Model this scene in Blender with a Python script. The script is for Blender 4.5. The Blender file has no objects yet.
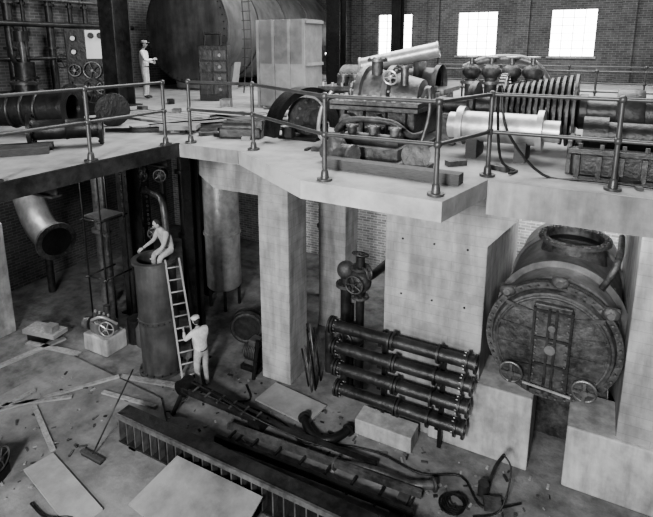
import bpy,bmesh,math,random
from mathutils import Vector as V, Matrix, Euler
random.seed(4)
DZ=6.43
# ---------------------------------------------------------------- materials
def mat(name,g,rough=.75,metal=0.,sc=5.,var=.3,bump=.15,kind='plain',emit=0,g2=None):
    m=bpy.data.materials.new(name); m.use_nodes=True
    nt=m.node_tree; N=nt.nodes; L=nt.links; bs=N['Principled BSDF']
    bs.inputs['Roughness'].default_value=rough; bs.inputs['Metallic'].default_value=metal
    geo=N.new('ShaderNodeNewGeometry')
    P=geo.outputs['Position']
    n1=N.new('ShaderNodeTexNoise'); n1.inputs['Scale'].default_value=sc; n1.inputs['Detail'].default_value=8; n1.inputs['Roughness'].default_value=.65
    n2=N.new('ShaderNodeTexNoise'); n2.inputs['Scale'].default_value=sc*.17; n2.inputs['Detail'].default_value=4
    L.new(P,n1.inputs['Vector']); L.new(P,n2.inputs['Vector'])
    mx=N.new('ShaderNodeMath'); mx.operation='ADD'; L.new(n1.outputs['Fac'],mx.inputs[0]); L.new(n2.outputs['Fac'],mx.inputs[1])
    mr=N.new('ShaderNodeMapRange'); L.new(mx.outputs[0],mr.inputs[0])
    mr.inputs[1].default_value=.78; mr.inputs[2].default_value=1.22
    mr.inputs[3].default_value=g*(1-var); mr.inputs[4].default_value=g*(1+var)
    out=mr.outputs[0]; hgt=n1.outputs['Fac']
    def mult(a,c):
        mu=N.new('ShaderNodeMath'); mu.operation='MULTIPLY'; L.new(a,mu.inputs[0]); L.new(c,mu.inputs[1]); return mu.outputs[0]
    if kind in('form','brickx','bricky'):
        sp=N.new('ShaderNodeSeparateXYZ'); L.new(P,sp.inputs[0]); cb=N.new('ShaderNodeCombineXYZ')
        if kind=='form':
            ad=N.new('ShaderNodeMath'); ad.operation='ADD'; L.new(sp.outputs[0],ad.inputs[0]); L.new(sp.outputs[1],ad.inputs[1]); L.new(ad.outputs[0],cb.inputs[0])
        else: L.new(sp.outputs[0 if kind=='brickx' else 1],cb.inputs[0])
        L.new(sp.outputs[2],cb.inputs[1])
        br=N.new('ShaderNodeTexBrick'); L.new(cb.outputs[0],br.inputs['Vector'])
        br.inputs['Scale'].default_value=1
        if kind=='form':
            br.inputs['Brick Width'].default_value=2.4; br.inputs['Row Height'].default_value=.2; br.inputs['Mortar Size'].default_value=.005
            c1,c2,c3=1,.9,.72
        else:
            br.inputs['Brick Width'].default_value=.3; br.inputs['Row Height'].default_value=.1; br.inputs['Mortar Size'].default_value=.012
            c1,c2,c3=1,.6,1.5
        for k,c in(('Color1',c1),('Color2',c2),('Mortar',c3)): br.inputs[k].default_value=(c,c,c,1)
        out=mult(out,br.outputs['Color'])
    if kind in('form','streak'):
        mp=N.new('ShaderNodeMapping'); mp.inputs['Scale'].default_value=(2.2,2.2,.4); L.new(P,mp.inputs[0])
        n3=N.new('ShaderNodeTexNoise'); n3.inputs['Scale'].default_value=1.8; n3.inputs['Detail'].default_value=7; n3.inputs['Roughness'].default_value=.6; L.new(mp.outputs[0],n3.inputs['Vector'])
        m3=N.new('ShaderNodeMapRange'); L.new(n3.outputs['Fac'],m3.inputs[0]); m3.inputs[1].default_value=.36; m3.inputs[2].default_value=.62; m3.inputs[3].default_value=.68; m3.inputs[4].default_value=1.1
        out=mult(out,m3.outputs[0])
    if kind=='wood':
        mp=N.new('ShaderNodeMapping'); mp.inputs['Scale'].default_value=(3,3,30); L.new(P,mp.inputs[0]); L.new(mp.outputs[0],n1.inputs['Vector'])
    L.new(out,bs.inputs['Base Color'])
    bp=N.new('ShaderNodeBump'); bp.inputs['Strength'].default_value=bump; bp.inputs['Distance'].default_value=.05
    L.new(hgt,bp.inputs['Height']); L.new(bp.outputs[0],bs.inputs['Normal'])
    if emit:
        bs.inputs['Emission Color'].default_value=(1,1,1,1); bs.inputs['Emission Strength'].default_value=emit
    return m
CONC=mat('concrete_formed',.32,.85,0,2.6,.24,.35,'form')
CONCD=mat('concrete_deck',.26,.85,0,2.2,.34,.35)
CONCE=mat('concrete_deck_edge',.21,.85,0,2.5,.3,.3,'streak')
CONCP=mat('concrete_pale',.35,.85,0,3,.28,.35,'streak')
FLOOR=mat('floor_dirty_concrete',.15,.9,0,2.2,.6,.8)
FLOORL=mat('floor_slab_concrete',.18,.9,0,2.2,.42,.7)
BRX=mat('brick_x',.11,.9,0,3,.3,.3,'brickx'); BRY=mat('brick_y',.09,.9,0,3,.3,.3,'bricky')
BRL=mat('brick_light',.36,.9,0,3,.3,.3,'brickx')
BLK=mat('steel_black',.014,.4,.3,9,.5,.3)
DRK=mat('steel_dark',.034,.4,.4,7,.6,.3)
MID=mat('steel_mid',.13,.42,.5,7,.55,.3)
LGT=mat('steel_light',.42,.38,.5,6,.3,.15)
CAST=mat('cast_iron',.065,.46,.3,10,.65,.5)
TANK=mat('tank_plate',.085,.5,.2,2,.4,.2,'streak')
VESS=mat('vessel_plate',.16,.42,.4,4,.35,.2,'streak')
WOOD=mat('timber',.26,.8,0,4,.4,.3,'wood'); WOODD=mat('timber_dark',.06,.8,0,4,.4,.3,'wood')
PLY=mat('sheet_board',.28,.8,0,2,.3,.2); SHEET=mat('sheet_steel',.22,.6,.2,2,.35,.2)
WHT=mat('white_enamel',.7,.5,0,3,.08,.03); RAIL=mat('rail_paint',.06,.38,.3,8,.3,.1)
GLASS=mat('window_daylight',.8,.3,0,3,.05,0,emit=9)
CLOTH=mat('cloth_light',.55,.95,0,20,.2,.3); CLOTHM=mat('cloth_mid',.34,.95,0,20,.25,.3); CLOTHD=mat('cloth_grey',.13,.95,0,20,.3,.3)
SKIN=mat('skin',.34,.6,0,20,.08,.05); HAIR=mat('hair',.02,.8); SHOE=mat('shoe_leather',.03,.6); ROPE=mat('rope',.05,.9)
# ---------------------------------------------------------------- mesh builder
def frame(d):
    d=V(d).normalized(); a=V((0,0,1)) if abs(d.z)<.9 else V((1,0,0))
    u=a.cross(d).normalized(); return d,u,d.cross(u)
class B:
    def __init__(s,name): s.n=name; s.bm=bmesh.new(); s.ms=[]
    def mi(s,m):
        if m not in s.ms: s.ms.append(m)
        return s.ms.index(m)
    def box(s,c,sz,m,rot=(0,0,0),bev=0):
        M=Matrix.Translation(V(c))@Euler([math.radians(a) for a in rot]).to_matrix().to_4x4()@Matrix.Diagonal((*sz,1))
        r=bmesh.ops.create_cube(s.bm,size=1,matrix=M); fs={f for v in r['verts'] for f in v.link_faces}
        i=s.mi(m)
        for f in fs: f.material_index=i
        if bev:
            es=list({e for v in r['verts'] for e in v.link_edges})
            rr=bmesh.ops.bevel(s.bm,geom=es,offset=bev,segments=2,affect='EDGES',profile=.5)
            for f in rr['faces']: f.material_index=i
        return s
    def bb(s,x0,x1,y0,y1,z0,z1,m,bev=0): return s.box(((x0+x1)/2,(y0+y1)/2,(z0+z1)/2),(x1-x0,y1-y0,z1-z0),m,bev=bev)
    def lathe(s,o,ax,prof,m,seg=28,a0=0,a1=360,caps=True,ref=None):
        o=V(o); d,u,v=frame(ax)
        if ref is not None:
            u=(V(ref)-d*V(ref).dot(d)).normalized(); v=d.cross(u)
        full=abs(a1-a0)>=360; n=seg if full else seg+1; rings=[]
        for t,r in prof:
            ring=[]
            for k in range(n):
                a=math.radians(a0+(a1-a0)*k/seg)
                ring.append(s.bm.verts.new(o+d*t+(u*math.cos(a)+v*math.sin(a))*max(r,1e-4)))
            rings.append(ring)
        i=s.mi(m)
        for A,C in zip(rings,rings[1:]):
            for k in range(seg):
                l=(k+1)%n
                f=s.bm.faces.new((A[k],A[l],C[l],C[k])); f.material_index=i; f.smooth=True
        if caps and full:
            for R,fl in((rings[0],1),(rings[-1],0)):
                f=s.bm.faces.new(R[::-1] if fl else R); f.material_index=i
        return s
    def cyl(s,p1,p2,r,m,r2=None,seg=16,caps=True):
        p1=V(p1);p2=V(p2); L=(p2-p1).length
        return s.lathe(p1,p2-p1,[(0,r),(L,r if r2 is None else r2)],m,seg,caps=caps)
    def tube(s,pts,r,m,seg=10,sub=5,closed=False):
        P=[V(p) for p in pts]; Q=[]
        n=len(P)
        if n>2 and sub>1:
            rng=range(n) if closed else range(n-1)
            for i in rng:
                g=lambda j:P[j%n] if closed else P[min(max(j,0),n-1)]
                p0,p1,p2,p3=g(i-1),g(i),g(i+1),g(i+2)
                for k in range(sub):
                    t=k/sub
                    Q.append(.5*((2*p1)+(p2-p0)*t+(2*p0-5*p1+4*p2-p3)*t*t+(3*p1-p0-3*p2+p3)*t**3))
            if not closed: Q.append(P[-1])
        else: Q=P
        N=len(Q); rings=[]; u=None
        for i,q in enumerate(Q):
            if closed: d=Q[(i+1)%N]-Q[i-1]
            else: d=Q[min(i+1,N-1)]-Q[max(i-1,0)]
            d.normalize()
            if u is None: _,u,_=frame(d)
            u=(u-d*u.dot(d)).normalized(); w=d.cross(u)
            rr=r(i/(N-1)) if callable(r) else r
            rings.append([s.bm.verts.new(q+(u*math.cos(2*math.pi*k/seg)+w*math.sin(2*math.pi*k/seg))*rr) for k in range(seg)])
        mi=s.mi(m); prs=list(zip(rings,rings[1:]))+([(rings[-1],rings[0])] if closed else [])
        for A,C in prs:
            for k in range(seg):
                l=(k+1)%seg; f=s.bm.faces.new((A[k],A[l],C[l],C[k])); f.material_index=mi; f.smooth=True
        if not closed:
            for R in(rings[0][::-1],rings[-1]): f=s.bm.faces.new(R); f.material_index=mi
        return s
    def ring(s,c,ax,R,r,m,seg=28,rs=8):
        d,u,v=frame(ax); c=V(c)
        return s.tube([c+(u*math.cos(2*math.pi*k/seg)+v*math.sin(2*math.pi*k/seg))*R for k in range(seg)],r,m,rs,1,True)
    def bolts(s,c,ax,R,n,r,h,m):
        d,u,v=frame(ax); c=V(c)
        for k in range(n):
            a=2*math.pi*k/n; p=c+(u*math.cos(a)+v*math.sin(a))*R; s.cyl(p,p+d*h,r,m,seg=6)
        return s
    def wheel(s,c,ax,R,m,sp=5,t=.02):
        d,u,v=frame(ax); c=V(c); s.ring(c,ax,R,t,m,24,6)
        for k in range(sp):
            a=2*math.pi*k/sp; s.cyl(c,c+(u*math.cos(a)+v*math.sin(a))*R,t*.7,m,seg=6)
        s.cyl(c-d*t*2,c+d*t*2,t*2.2,m,seg=10); return s
    def flange(s,c,ax,R,h,m,n=12,br=.02):
        d=V(ax).normalized(); c=V(c); s.cyl(c,c+d*h,R,m,seg=32); s.bolts(c+d*h,d,R*.86,n,br,br*1.2,m); return s
    def poly(s,pts,vec,m):
        a=[s.bm.verts.new(V(p)) for p in pts]; b=[s.bm.verts.new(V(p)+V(vec)) for p in pts]; i=s.mi(m); n=len(a)
        fs=[s.bm.faces.new(a[::-1]),s.bm.faces.new(b)]+[s.bm.faces.new((a[k],a[(k+1)%n],b[(k+1)%n],b[k])) for k in range(n)]
        for f in fs: f.material_index=i
        bmesh.ops.recalc_face_normals(s.bm,faces=fs); return s
    def ibeam(s,p1,p2,w,h,m,t=.03,up=(0,0,1),chan=False):
        p1=V(p1);p2=V(p2);d=(p2-p1); L=d.length; d.normalize(); up=V(up); up=(up-d*up.dot(d)).normalized(); sd=d.cross(up)
        R=Matrix((d,sd,up)).transposed()
        def bx(off,sz):
            M=Matrix.Translation((p1+p2)/2+R@V(off))@R.to_4x4()@Matrix.Diagonal((*sz,1))
            r=bmesh.ops.create_cube(s.bm,size=1,matrix=M); i=s.mi(m)
            for f in {f for v in r['verts'] for f in v.link_faces}: f.material_index=i
        bx((0,w/2 if chan else 0,0),(L,t*.7,h-2*t)); bx((0,0,h/2-t/2),(L,w,t)); bx((0,0,-h/2+t/2),(L,w,t)); return s
    def bar(s,p1,p2,w,h,m,up=(0,0,1)):
        p1=V(p1);p2=V(p2);d=(p2-p1); L=d.length; d.normalize(); up=V(up)
        if abs(up.dot(d))>.98: up=V((0,1,0))
        up=(up-d*up.dot(d)).normalized(); sd=d.cross(up); R=Matrix((d,sd,up)).transposed()
        M=Matrix.Translation((p1+p2)/2)@R.to_4x4()@Matrix.Diagonal((L,w,h,1)); r=bmesh.ops.create_cube(s.bm,size=1,matrix=M); i=s.mi(m)
        for f in {f for v in r['verts'] for f in v.link_faces}: f.material_index=i
        return s
    def ell(s,c,ax,m,deform=None,su=14,sv=10):
        r=bmesh.ops.create_uvsphere(s.bm,u_segments=su,v_segments=sv,radius=1); i=s.mi(m); c=V(c)
        for v in r['verts']:
            q=v.co.copy()
            if deform: q=deform(q)
            v.co=c+ax[0]*q.x+ax[1]*q.y+ax[2]*q.z
        for f in {f for v in r['verts'] for f in v.link_faces}: f.material_index=i; f.smooth=True
        return s
    def addmesh(s,me,mf):
        vs=[s.bm.verts.new(v.co) for v in me.vertices]
        for p in me.polygons:
            try: f=s.bm.faces.new([vs[i] for i in p.vertices])
            except ValueError: continue
            f.smooth=True; f.material_index=s.mi(mf(p.center))
        return s
    def fin(s):
        bm=s.bm; bm.normal_update()
        for e in bm.edges:
            if len(e.link_faces)==2 and e.calc_face_angle(0)>math.radians(38): e.smooth=False
        xs=[v.co for v in bm.verts]
        lo=V([min(c[i] for c in xs) for i in range(3)]); hi=V([max(c[i] for c in xs) for i in range(3)])
        o=V(((lo.x+hi.x)/2,(lo.y+hi.y)/2,lo.z))
        for v in bm.verts: v.co-=o
        me=bpy.data.meshes.new(s.n); bm.to_mesh(me); bm.free()
        for m in s.ms: me.materials.append(m)
        ob=bpy.data.objects.new(s.n,me); ob.location=o; bpy.context.scene.collection.objects.link(ob); return ob

# ---------------------------------------------------------------- room
B('floor').bb(-17,12,-8,17,-.3,0,FLOOR).fin()
B('wall_left').bb(-17.3,-17,-8,28.3,-.3,14,BRY).fin()
b=B('wall_back'); WX=[-15.1,-10.6,-6.1,-1.6,2.9,7.4]; Z0,Z1=7.62,9.8; hw=.98
b.bb(-17,12,28,28.3,6,Z0,BRX); b.bb(-17,12,28,28.3,Z1,14,BRX)
ed=[-17]+sum([[x-hw,x+hw] for x in WX],[])+[12]
for i in range(0,len(ed),2): b.bb(ed[i],ed[i+1],28,28.3,Z0,Z1,BRX)
for x in (-12.85,-8.35,-3.85,.65,5.15,9.65): b.bb(x-.3,x+.3,27.75,28,6.43,14,BRX)
b.fin()
for i,x in enumerate(WX):
    w=B('window_%d'%(i+1)); w.bb(x-hw,x+hw,28.16,28.18,Z0,Z1,GLASS)
    for k in range(5): xx=x-hw+2*hw*k/4; w.bb(xx-.012,xx+.012,28.1,28.16,Z0,Z1,DRK)
    for k in range(7): zz=Z0+(Z1-Z0)*k/6; w.bb(x-hw,x+hw,28.1,28.16,zz-.01,zz+.01,DRK)
    w.bb(x-hw-.1,x+hw+.1,27.9,28.1,Z0-.1,Z0,CONCP); w.fin()
B('wall_basement').bb(-17,12,17,17.3,0,5.9,BRL).fin()
B('wall_right').bb(12,12.3,-8,28.3,-.3,14,BRY).fin()
# decks
b=B('deck_turbine_floor')
b.poly([(-6.5,6.7,6.19),(-5.2,6.7,6.19),(-3.3,5.5,6.19),(-1.45,5.42,6.19),(-1.2,6.65,6.19),(-1.2,28,6.19),(-6.5,28,6.19)],(0,0,.24),CONCD)
b.poly([(-1.2,6.65,5.97),(12,6.65,5.97),(12,28,5.97),(-1.2,28,5.97)],(0,0,.46),CONCD)
b.poly([(-6.5,6.68,6.2),(-5.2,6.68,6.2),(-5.2,6.7,6.2),(-6.5,6.7,6.2)],(0,0,.22),CONCE); b.bb(-1.18,12,6.63,6.65,5.98,6.42,CONCE)
b.fin()
b=B('deck_operating_floor'); b.bb(-17,-6.5,-3,28,6.29,DZ,CONCD); b.bb(-6.54,-6.47,-3,6.7,6.2,DZ+.01,DRK)
for y in [0,2.2,4.4,6.5]: b.ibeam((-17,y,6.16),(-6.6,y,6.16),.16,.26,DRK)
b.fin()
# concrete structure
b=B('concrete_column'); b.bb(-6.87,-6.05,9.5,10.35,0,6.18,CONC,.03); b.fin()
b=B('concrete_column'); b.bb(-6.8,-5.95,12.3,13.15,0,6.18,CONC,.03); b.fin()
b=B('concrete_beam'); b.poly([(-9.2,9.55,5.35),(-8.2,9.55,4.7),(-6.88,9.55,4.7),(-6.88,9.55,6.18),(-9.2,9.55,6.18)],(0,.75,0),CONC); b.fin()
b=B('concrete_beam'); b.bb(-6.04,-3.7,9.6,10.2,5.45,6.18,CONC); b.fin()
b=B('concrete_pier'); b.bb(-3.68,-1.64,9.5,13.9,0,5.96,CONC,.03); b.bb(-3.66,-1.66,9.52,13.88,5.9,6.18,CONC); b.poly([(-1.66,9.51,4.4),(-1.0,9.51,5.2),(-1.0,9.51,5.96),(-1.66,9.51,5.96)],(0,4.3,0),CONC)
b.bb(-2.6,-.62,9.44,10.6,0,1.58,CONCP,.03)
for z in(1.9,3.1,4.3):
    for x in(-3.3,-2.65,-2.0): b.cyl((x,9.5,z),(x,9.485,z),.022,DRK,seg=10)
b.fin()
b=B('concrete_pier'); b.bb(.78,3.4,9.5,13.9,0,5.96,CONC,.03); b.bb(.0,3.4,9.4,10.6,0,1.28,CONCP,.03); b.fin()
b=B('concrete_block_wall'); b.bb(-17,-14.4,7.2,7.9,0,3.3,CONCP,.02); b.fin()
b=B('floor_slab'); b.poly([(-12.2,-4,0),(-5,-4,0),(-5,5.0,0),(-8.4,7.6,0),(-11.7,7.75,0)],(0,0,.1),FLOORL); b.fin()

# ---------------------------------------------------------------- railings
def railing(name,pts,z,ball=True,r=.03,hh=1.07):
    b=B(name); P=[V((x,y,z)) for x,y in pts]
    for p in P:
        b.cyl(p,p+V((0,0,hh)),r,RAIL,seg=10); b.cyl(p,p+V((0,0,.03)),.1,RAIL,seg=14); b.lathe(p,(0,0,1),[(.03,.055),(.12,.045),(.14,.03)],RAIL,12)
        for h in(hh,hh*.55): b.ell(p+V((0,0,h)),(V((.05,0,0)),V((0,.05,0)),V((0,0,.05))),RAIL,su=10,sv=8)
    for a,c in zip(P,P[1:]):
        for h in(hh,hh*.55): b.cyl(a+V((0,0,h)),c+V((0,0,h)),r*.85,RAIL,seg=10)
    b.fin()
railing('pipe_railing',[(-6.6,-1.5),(-6.6,.6),(-6.6,2.2),(-6.6,3.6),(-6.6,5.0),(-6.6,6.5)],DZ)
railing('pipe_railing',[(-6.35,6.85),(-5.0,6.85),(-3.03,5.65),(-1.59,5.65),(-1.25,6.85),(.2,6.85),(1.7,6.85),(3.2,6.85)],DZ)
railing('guard_railing',[(-5+1.6*i,14.2) for i in range(9)],DZ,r=.025)
railing('guard_railing',[(-5+2*i,17.5) for i in range(8)],DZ,r=.025)

# ---------------------------------------------------------------- steel columns
def scol(x,y,z0,z1,w=.4,m=DRK):
    b=B('steel_column'); b.ibeam((x,y,z0+.03),(x,y,z1),w,w*1.05,m,.035,up=(0,1,0)); b.box((x,y,z0+.02),(w*1.5,w*1.5,.04),m)
    for k in range(int((z1-z0)/.25)):
        z=z0+.15+k*.25
        for sx in(-1,1): b.cyl((x+sx*w*.35,y-w*.56,z),(x+sx*w*.35,y-w*.525,z),.018,m,seg=6)
    b.fin()
scol(-12.2,10.4,DZ,13,.55); scol(-12.2,10.4,0,6.2,.45); scol(-8.75,9.33,0,6.2,.28,BLK)
scol(-10.2,20.1,DZ,13,.6,BLK); scol(-9.7,26,DZ,13,.5,BLK); scol(-14,24.2,DZ,13,.5); scol(-11.6,22.5,DZ,13,.5)
scol(-11.2,12.5,0,6.2,.4,BLK)

# ---------------------------------------------------------------- tank, cabinets on deck
b=B('storage_tank'); b.lathe((-14.2,15.3,8.72),(0,1,0),[(0,.01),(-.0,1.2),(.02,1.9),(.03,2.0),(8,2.0),(8.2,1.8),(8.3,.01)],TANK,64)
for y in(15.35,17.3,19.3,21.3): b.ring((-14.2,y,8.72),(0,1,0),2.0,.035,DRK,64,6)
b.bolts((-14.2,15.3,8.72),(0,-1,0),1.9,48,.025,.03,DRK)
for y in(16.2,20): b.poly([(-15.6,y,DZ),(-12.8,y,DZ),(-12.6,y,7.5),(-15.8,y,7.5)],(0,.4,0),CONCD)
b.fin()
b=B('gauge_board'); b.box((-14.1,11.0,DZ+1.1),(1.3,.35,2.2),BLK,(0,0,38),.02)
R=Matrix.Rotation(math.radians(38),3,'Z'); o=V((-14.1,11,DZ)); fr=lambda x,y,z:o+R@V((x,y,z))
b.box(fr(.25,-.19,1.72),(.6,.04,.85),WHT,(0,0,38))
for x,z in((-.4,1.9),(-.4,1.5),(.12,1.98),(.38,1.98)): b.cyl(fr(x,-.21,z),fr(x,-.25,z),.08,BLK if x>-.3 else WHT,seg=20); b.ring(fr(x,-.25,z),R@V((0,1,0)),.08,.012,DRK,20,6)
b.wheel(fr(.1,-.32,.95),R@V((0,1,0)),.25,MID); b.cyl(fr(.1,-.18,.95),fr(.1,-.32,.95),.03,MID); b.wheel(fr(-.4,-.32,.95),R@V((0,1,0)),.17,MID); b.cyl(fr(-.4,-.18,.95),fr(-.4,-.32,.95),.03,MID)
b.wheel(fr(.35,-.32,.4),R@V((0,1,0)),.17,MID); b.cyl(fr(.35,-.18,.4),fr(.35,-.32,.4),.03,MID)
b.fin()
b=B('switch_cabinet'); b.box((-10.8,12.9,DZ+.85),(.9,.5,1.7),BLK,(0,0,25),.02); R2=Matrix.Rotation(math.radians(25),3,'Z'); g=lambda x,y,z:V((-10.8,12.9,DZ))+R2@V((x,y,z))
for k in range(4): b.box(g(-.22,-.26,.35+k*.35),(.38,.03,.28),DRK,(0,0,25)); b.box(g(.22,-.26,.35+k*.35),(.38,.03,.28),DRK,(0,0,25)); b.cyl(g(.22,-.28,.35+k*.35),g(.22,-.33,.35+k*.35),.05,MID)
b.cyl(g(-.3,0,1.7),g(-.3,0,2.1),.04,BLK); b.cyl(g(.2,0,1.7),g(.2,0,2.1),.04,BLK); b.cyl(g(-.3,0,2.05),g(.2,0,2.05),.04,BLK); b.fin()
b=B('panel_crate'); b.bb(-8.55,-7.0,12.0,12.9,DZ,DZ+2.36,SHEET,.01)
for x in(-8.5,-8.0,-7.5,-7.05): b.bb(x-.04,x+.04,11.96,12.0,DZ,DZ+2.36,PLY)
for x in(-8.25,-7.75,-7.28): b.bb(x-.2,x+.2,11.98,12.0,DZ+.05,DZ+1.2,PLY)
for z in(.1,1.2,2.3): b.bb(-6.99,-6.95,12.0,12.9,DZ+z-.04,DZ+z+.04,PLY)
b.fin()
b=B('wall_pipework')
for y,r in((8.3,.07),(8.7,.1),(9.3,.06),(10.2,.14),(10.7,.06),(11.6,.12),(12.4,.07),(13,.08)): b.tube([(-16.75,y,DZ),(-16.75,y,9),(-16.75,y,13)],r,DRK,sub=1); b.cyl((-16.75,y,8.0),(-16.75,y,8.08),r*1.7,DRK); b.cyl((-16.75,y,9.4),(-16.75,y,9.48),r*1.7,DRK)
b.tube([(-16.6,7,8.8),(-16.6,12,8.8),(-16.6,15,8.8)],.09,DRK,sub=1); b.tube([(-16.6,4,9.6),(-16.6,10,9.6),(-16.6,14,9.6)],.06,MID,sub=1); b.tube([(-16.6,6,7.7),(-16.6,10,7.7),(-16.6,12,7.7)],.06,DRK,sub=1)
for y in(8.7,10.2,11.6): b.wheel((-16.3,y,7.6),(1,0,0),.22,DRK); b.cyl((-16.3,y,7.6),(-16.75,y,7.6),.04,DRK)
b.fin()
b=B('feed_pump'); b.bb(-15.9,-14.9,9.3,10.1,DZ,DZ+.25,BLK,.02); b.cyl((-15.4,9.7,DZ+.25),(-15.4,9.7,DZ+1.2),.28,DRK,seg=24); b.flange((-15.4,9.7,DZ+.7),(0,0,1),.36,.06,DRK,12); b.cyl((-15.4,9.7,DZ+1.2),(-15.4,9.7,DZ+1.9),.08,MID); b.cyl((-15.4,9.7,DZ+1.8),(-15.4,9.7,DZ+2.1),.2,DRK); b.tube([(-15.4,9.7,DZ+1.0),(-15.9,9.8,DZ+1.1),(-16.3,9.9,DZ+1.4),(-16.5,10,DZ+2.2)],.07,DRK); b.fin()
b=B('hanging_rope_ladder')
for s in(-.15,.15): b.tube([(-12.0+s,16.2,13),(-11.9+s,16.0,10.5),(-11.5+s,15.6,8.6),(-11.3+s,15.3,7.2),(-11.3+s,15.2,DZ+.02)],.025,ROPE)
for k in range(18):
    t=k/17; z=DZ+.3+t*5.5; x=-11.3-.55*max(0,(z-7.2)/5.0); y=15.25+.8*max(0,(z-7.2)/5.0); b.cyl((x-.2,y,z),(x+.2,y,z),.015,ROPE,seg=6)
b.fin()

# ---------------------------------------------------------------- deck left machinery
def spool(name,p1,p2,r,rf,m,z=True,n=12):
    b=B(name); p1=V(p1);p2=V(p2);d=(p2-p1).normalized();L=(p2-p1).length
    b.lathe(p1,d,[(0,r*.8),(0,rf),(.06,rf),(.06,r*1.15),(.12,r),(L*.5-.03,r),(L*.5,r*1.08),(L*.5+.03,r),(L-.12,r),(L-.06,r*1.15),(L-.06,rf),(L,rf),(L,r*.8),(L-.3,r*.75)],m,32,caps=False)
    b.cyl(p1+d*.02,p1+d*.04,r*.82,BLK,seg=32); b.cyl(p2-d*.3,p2-d*.28,r*.76,BLK,seg=32)
    b.bolts(p1+d*.06,d,rf*.86,n,.02,.025,m); b.bolts(p2-d*.06,-d,rf*.86,n,.02,.025,m); return b
b=spool('pipe_spool',(-8.35,5.2,DZ+.3),(-7.6,6.05,DZ+.3),.17,.29,BLK); b.fin()
b=spool('valve_body',(-10.6,5.8,DZ+.48),(-9.1,6.6,DZ+.48),.34,.48,BLK,n=16)
b.cyl((-9.85,6.2,DZ+.75),(-9.85,6.2,DZ+.95),.2,BLK); b.flange((-9.85,6.2,DZ+.95),(0,0,1),.28,.05,DRK)
for k in(.35,.5,.65): b.ring(V((-10.6,5.8,DZ+.48)).lerp(V((-9.1,6.6,DZ+.48)),k),(1.5,.8,0),.35,.03,DRK)
b.fin()
b=B('timber_skid'); b.box((-8.5,4.75,DZ+.06),(1.6,.16,.12),WOODD,(0,0,48)); b.box((-8.15,4.55,DZ+.05),(1.4,.14,.1),WOODD,(0,0,52)); b.fin()
b=B('pulley_wheel'); b.lathe((-9.2,7.6,DZ+.35),(.8,-.6,0),[(-.1,.12),(-.1,.35),(0,.3),(.1,.35),(.1,.12)],BLK); b.wheel((-9.2,7.6,DZ+.35),(.8,-.6,0),.3,DRK); b.fin()
b=B('hand_winch'); b.bb(-11.9,-11.1,8.3,8.9,DZ,DZ+.1,BLK); b.poly([(-11.8,8.4,DZ+.1),(-11.8,8.8,DZ+.1),(-11.8,8.6,DZ+.8)],(.06,0,0),BLK); b.poly([(-11.2,8.4,DZ+.1),(-11.2,8.8,DZ+.1),(-11.2,8.6,DZ+.8)],(.06,0,0),BLK); b.cyl((-11.85,8.6,DZ+.6),(-11.05,8.6,DZ+.6),.15,CAST); b.wheel((-11.0,8.6,DZ+.6),(1,0,0),.3,DRK,6); b.fin()
b=B('plank_stack')
for k in range(6): b.box((-9.6+.25*(k%3),8.6+.28*k,DZ+.03),(3.0,.24,.045),WOOD,(0,0,-4+random.uniform(-5,5)))
for k in range(4): b.box((-7.9+.2*k,8.3+.3*k,DZ+.075),(2.2,.2,.045),PLY,(0,0,62+random.uniform(-6,6)))
b.fin()
b=B('plank_stack')
for k in range(5): b.box((-8.6+.3*k,10.4+.22*k,DZ+.03),(2.6,.2,.05),PLY,(0,0,8+random.uniform(-8,8)))
for k in range(3): b.box((-6.9,9.0+.25*k,DZ+.08),(2.2,.22,.05),WOODD,(0,0,-20+12*k))
b.fin()
b=B('steel_bundle')
for k in range(7): b.bar((-8.6+.1*k,6.9+.06*k,DZ+.05),(-6.7+.05*k,8.0+.16*k,DZ+.05),.06,.07,DRK)
b.box((-7.3,7.6,DZ+.12),(.7,.45,.08),SHEET,(0,0,30)); b.fin()
b=B('steel_bracket'); b.box((-5.9,7.75,DZ+.1),(.8,.4,.2),DRK,(0,0,20),.03); b.cyl((-6.2,7.6,DZ+.2),(-5.6,7.8,DZ+.2),.12,DRK); b.box((-5.6,7.9,DZ+.25),(.2,.4,.2),DRK,(0,0,20),.02); b.fin()

# ---------------------------------------------------------------- turbine
b=B('turbine_bearing_housing'); 
b.bb(-4.35,-2.5,8.0,9.8,DZ,DZ+.12,MID,.02); b.bb(-4.1,-2.7,8.15,9.65,DZ+.12,DZ+.62,CAST,.06)
for x in(-3.95,-3.6,-3.2,-2.85): b.bb(x-.03,x+.03,8.03,8.16,DZ+.12,DZ+.6,CAST)
b.bb(-4.2,-2.6,8.0,9.75,DZ+.6,DZ+.68,MID,.01); b.bb(-4.2,-2.6,8.0,9.75,DZ+.69,DZ+.76,MID,.01)
for k in range(9):
    x=-4.1+k*.175
    for y in(8.1,9.68): b.cyl((x,y,DZ+.76),(x,y,DZ+.86),.04,LGT,seg=6)
for k in range(6):
    for x in(-4.13,-2.67): b.cyl((x,8.35+k*.2,DZ+.76),(x,8.35+k*.2,DZ+.84),.035,LGT,seg=6)
b.lathe((-4.0,8.9,DZ+.74),(1,0,0),[(0,.01),(0,.46),(.1,.5),(.1,.58),(.2,.58),(.22,.5),(.4,.52),(.6,.46),(.62,.6),(.72,.6),(.74,.46),(.95,.42),(1.2,.36),(1.25,.25),(1.35,.25),(1.35,.01)],MID,40)
b.bolts((-4.0,8.9,DZ+.74),(-1,0,0),.4,16,.03,.05,LGT); b.bolts((-3.9,8.9,DZ+.74),(-1,0,0),.54,20,.02,.04,LGT); b.bolts((-3.28,8.9,DZ+.74),(1,0,0),.54,20,.02,.04,LGT)
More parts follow.
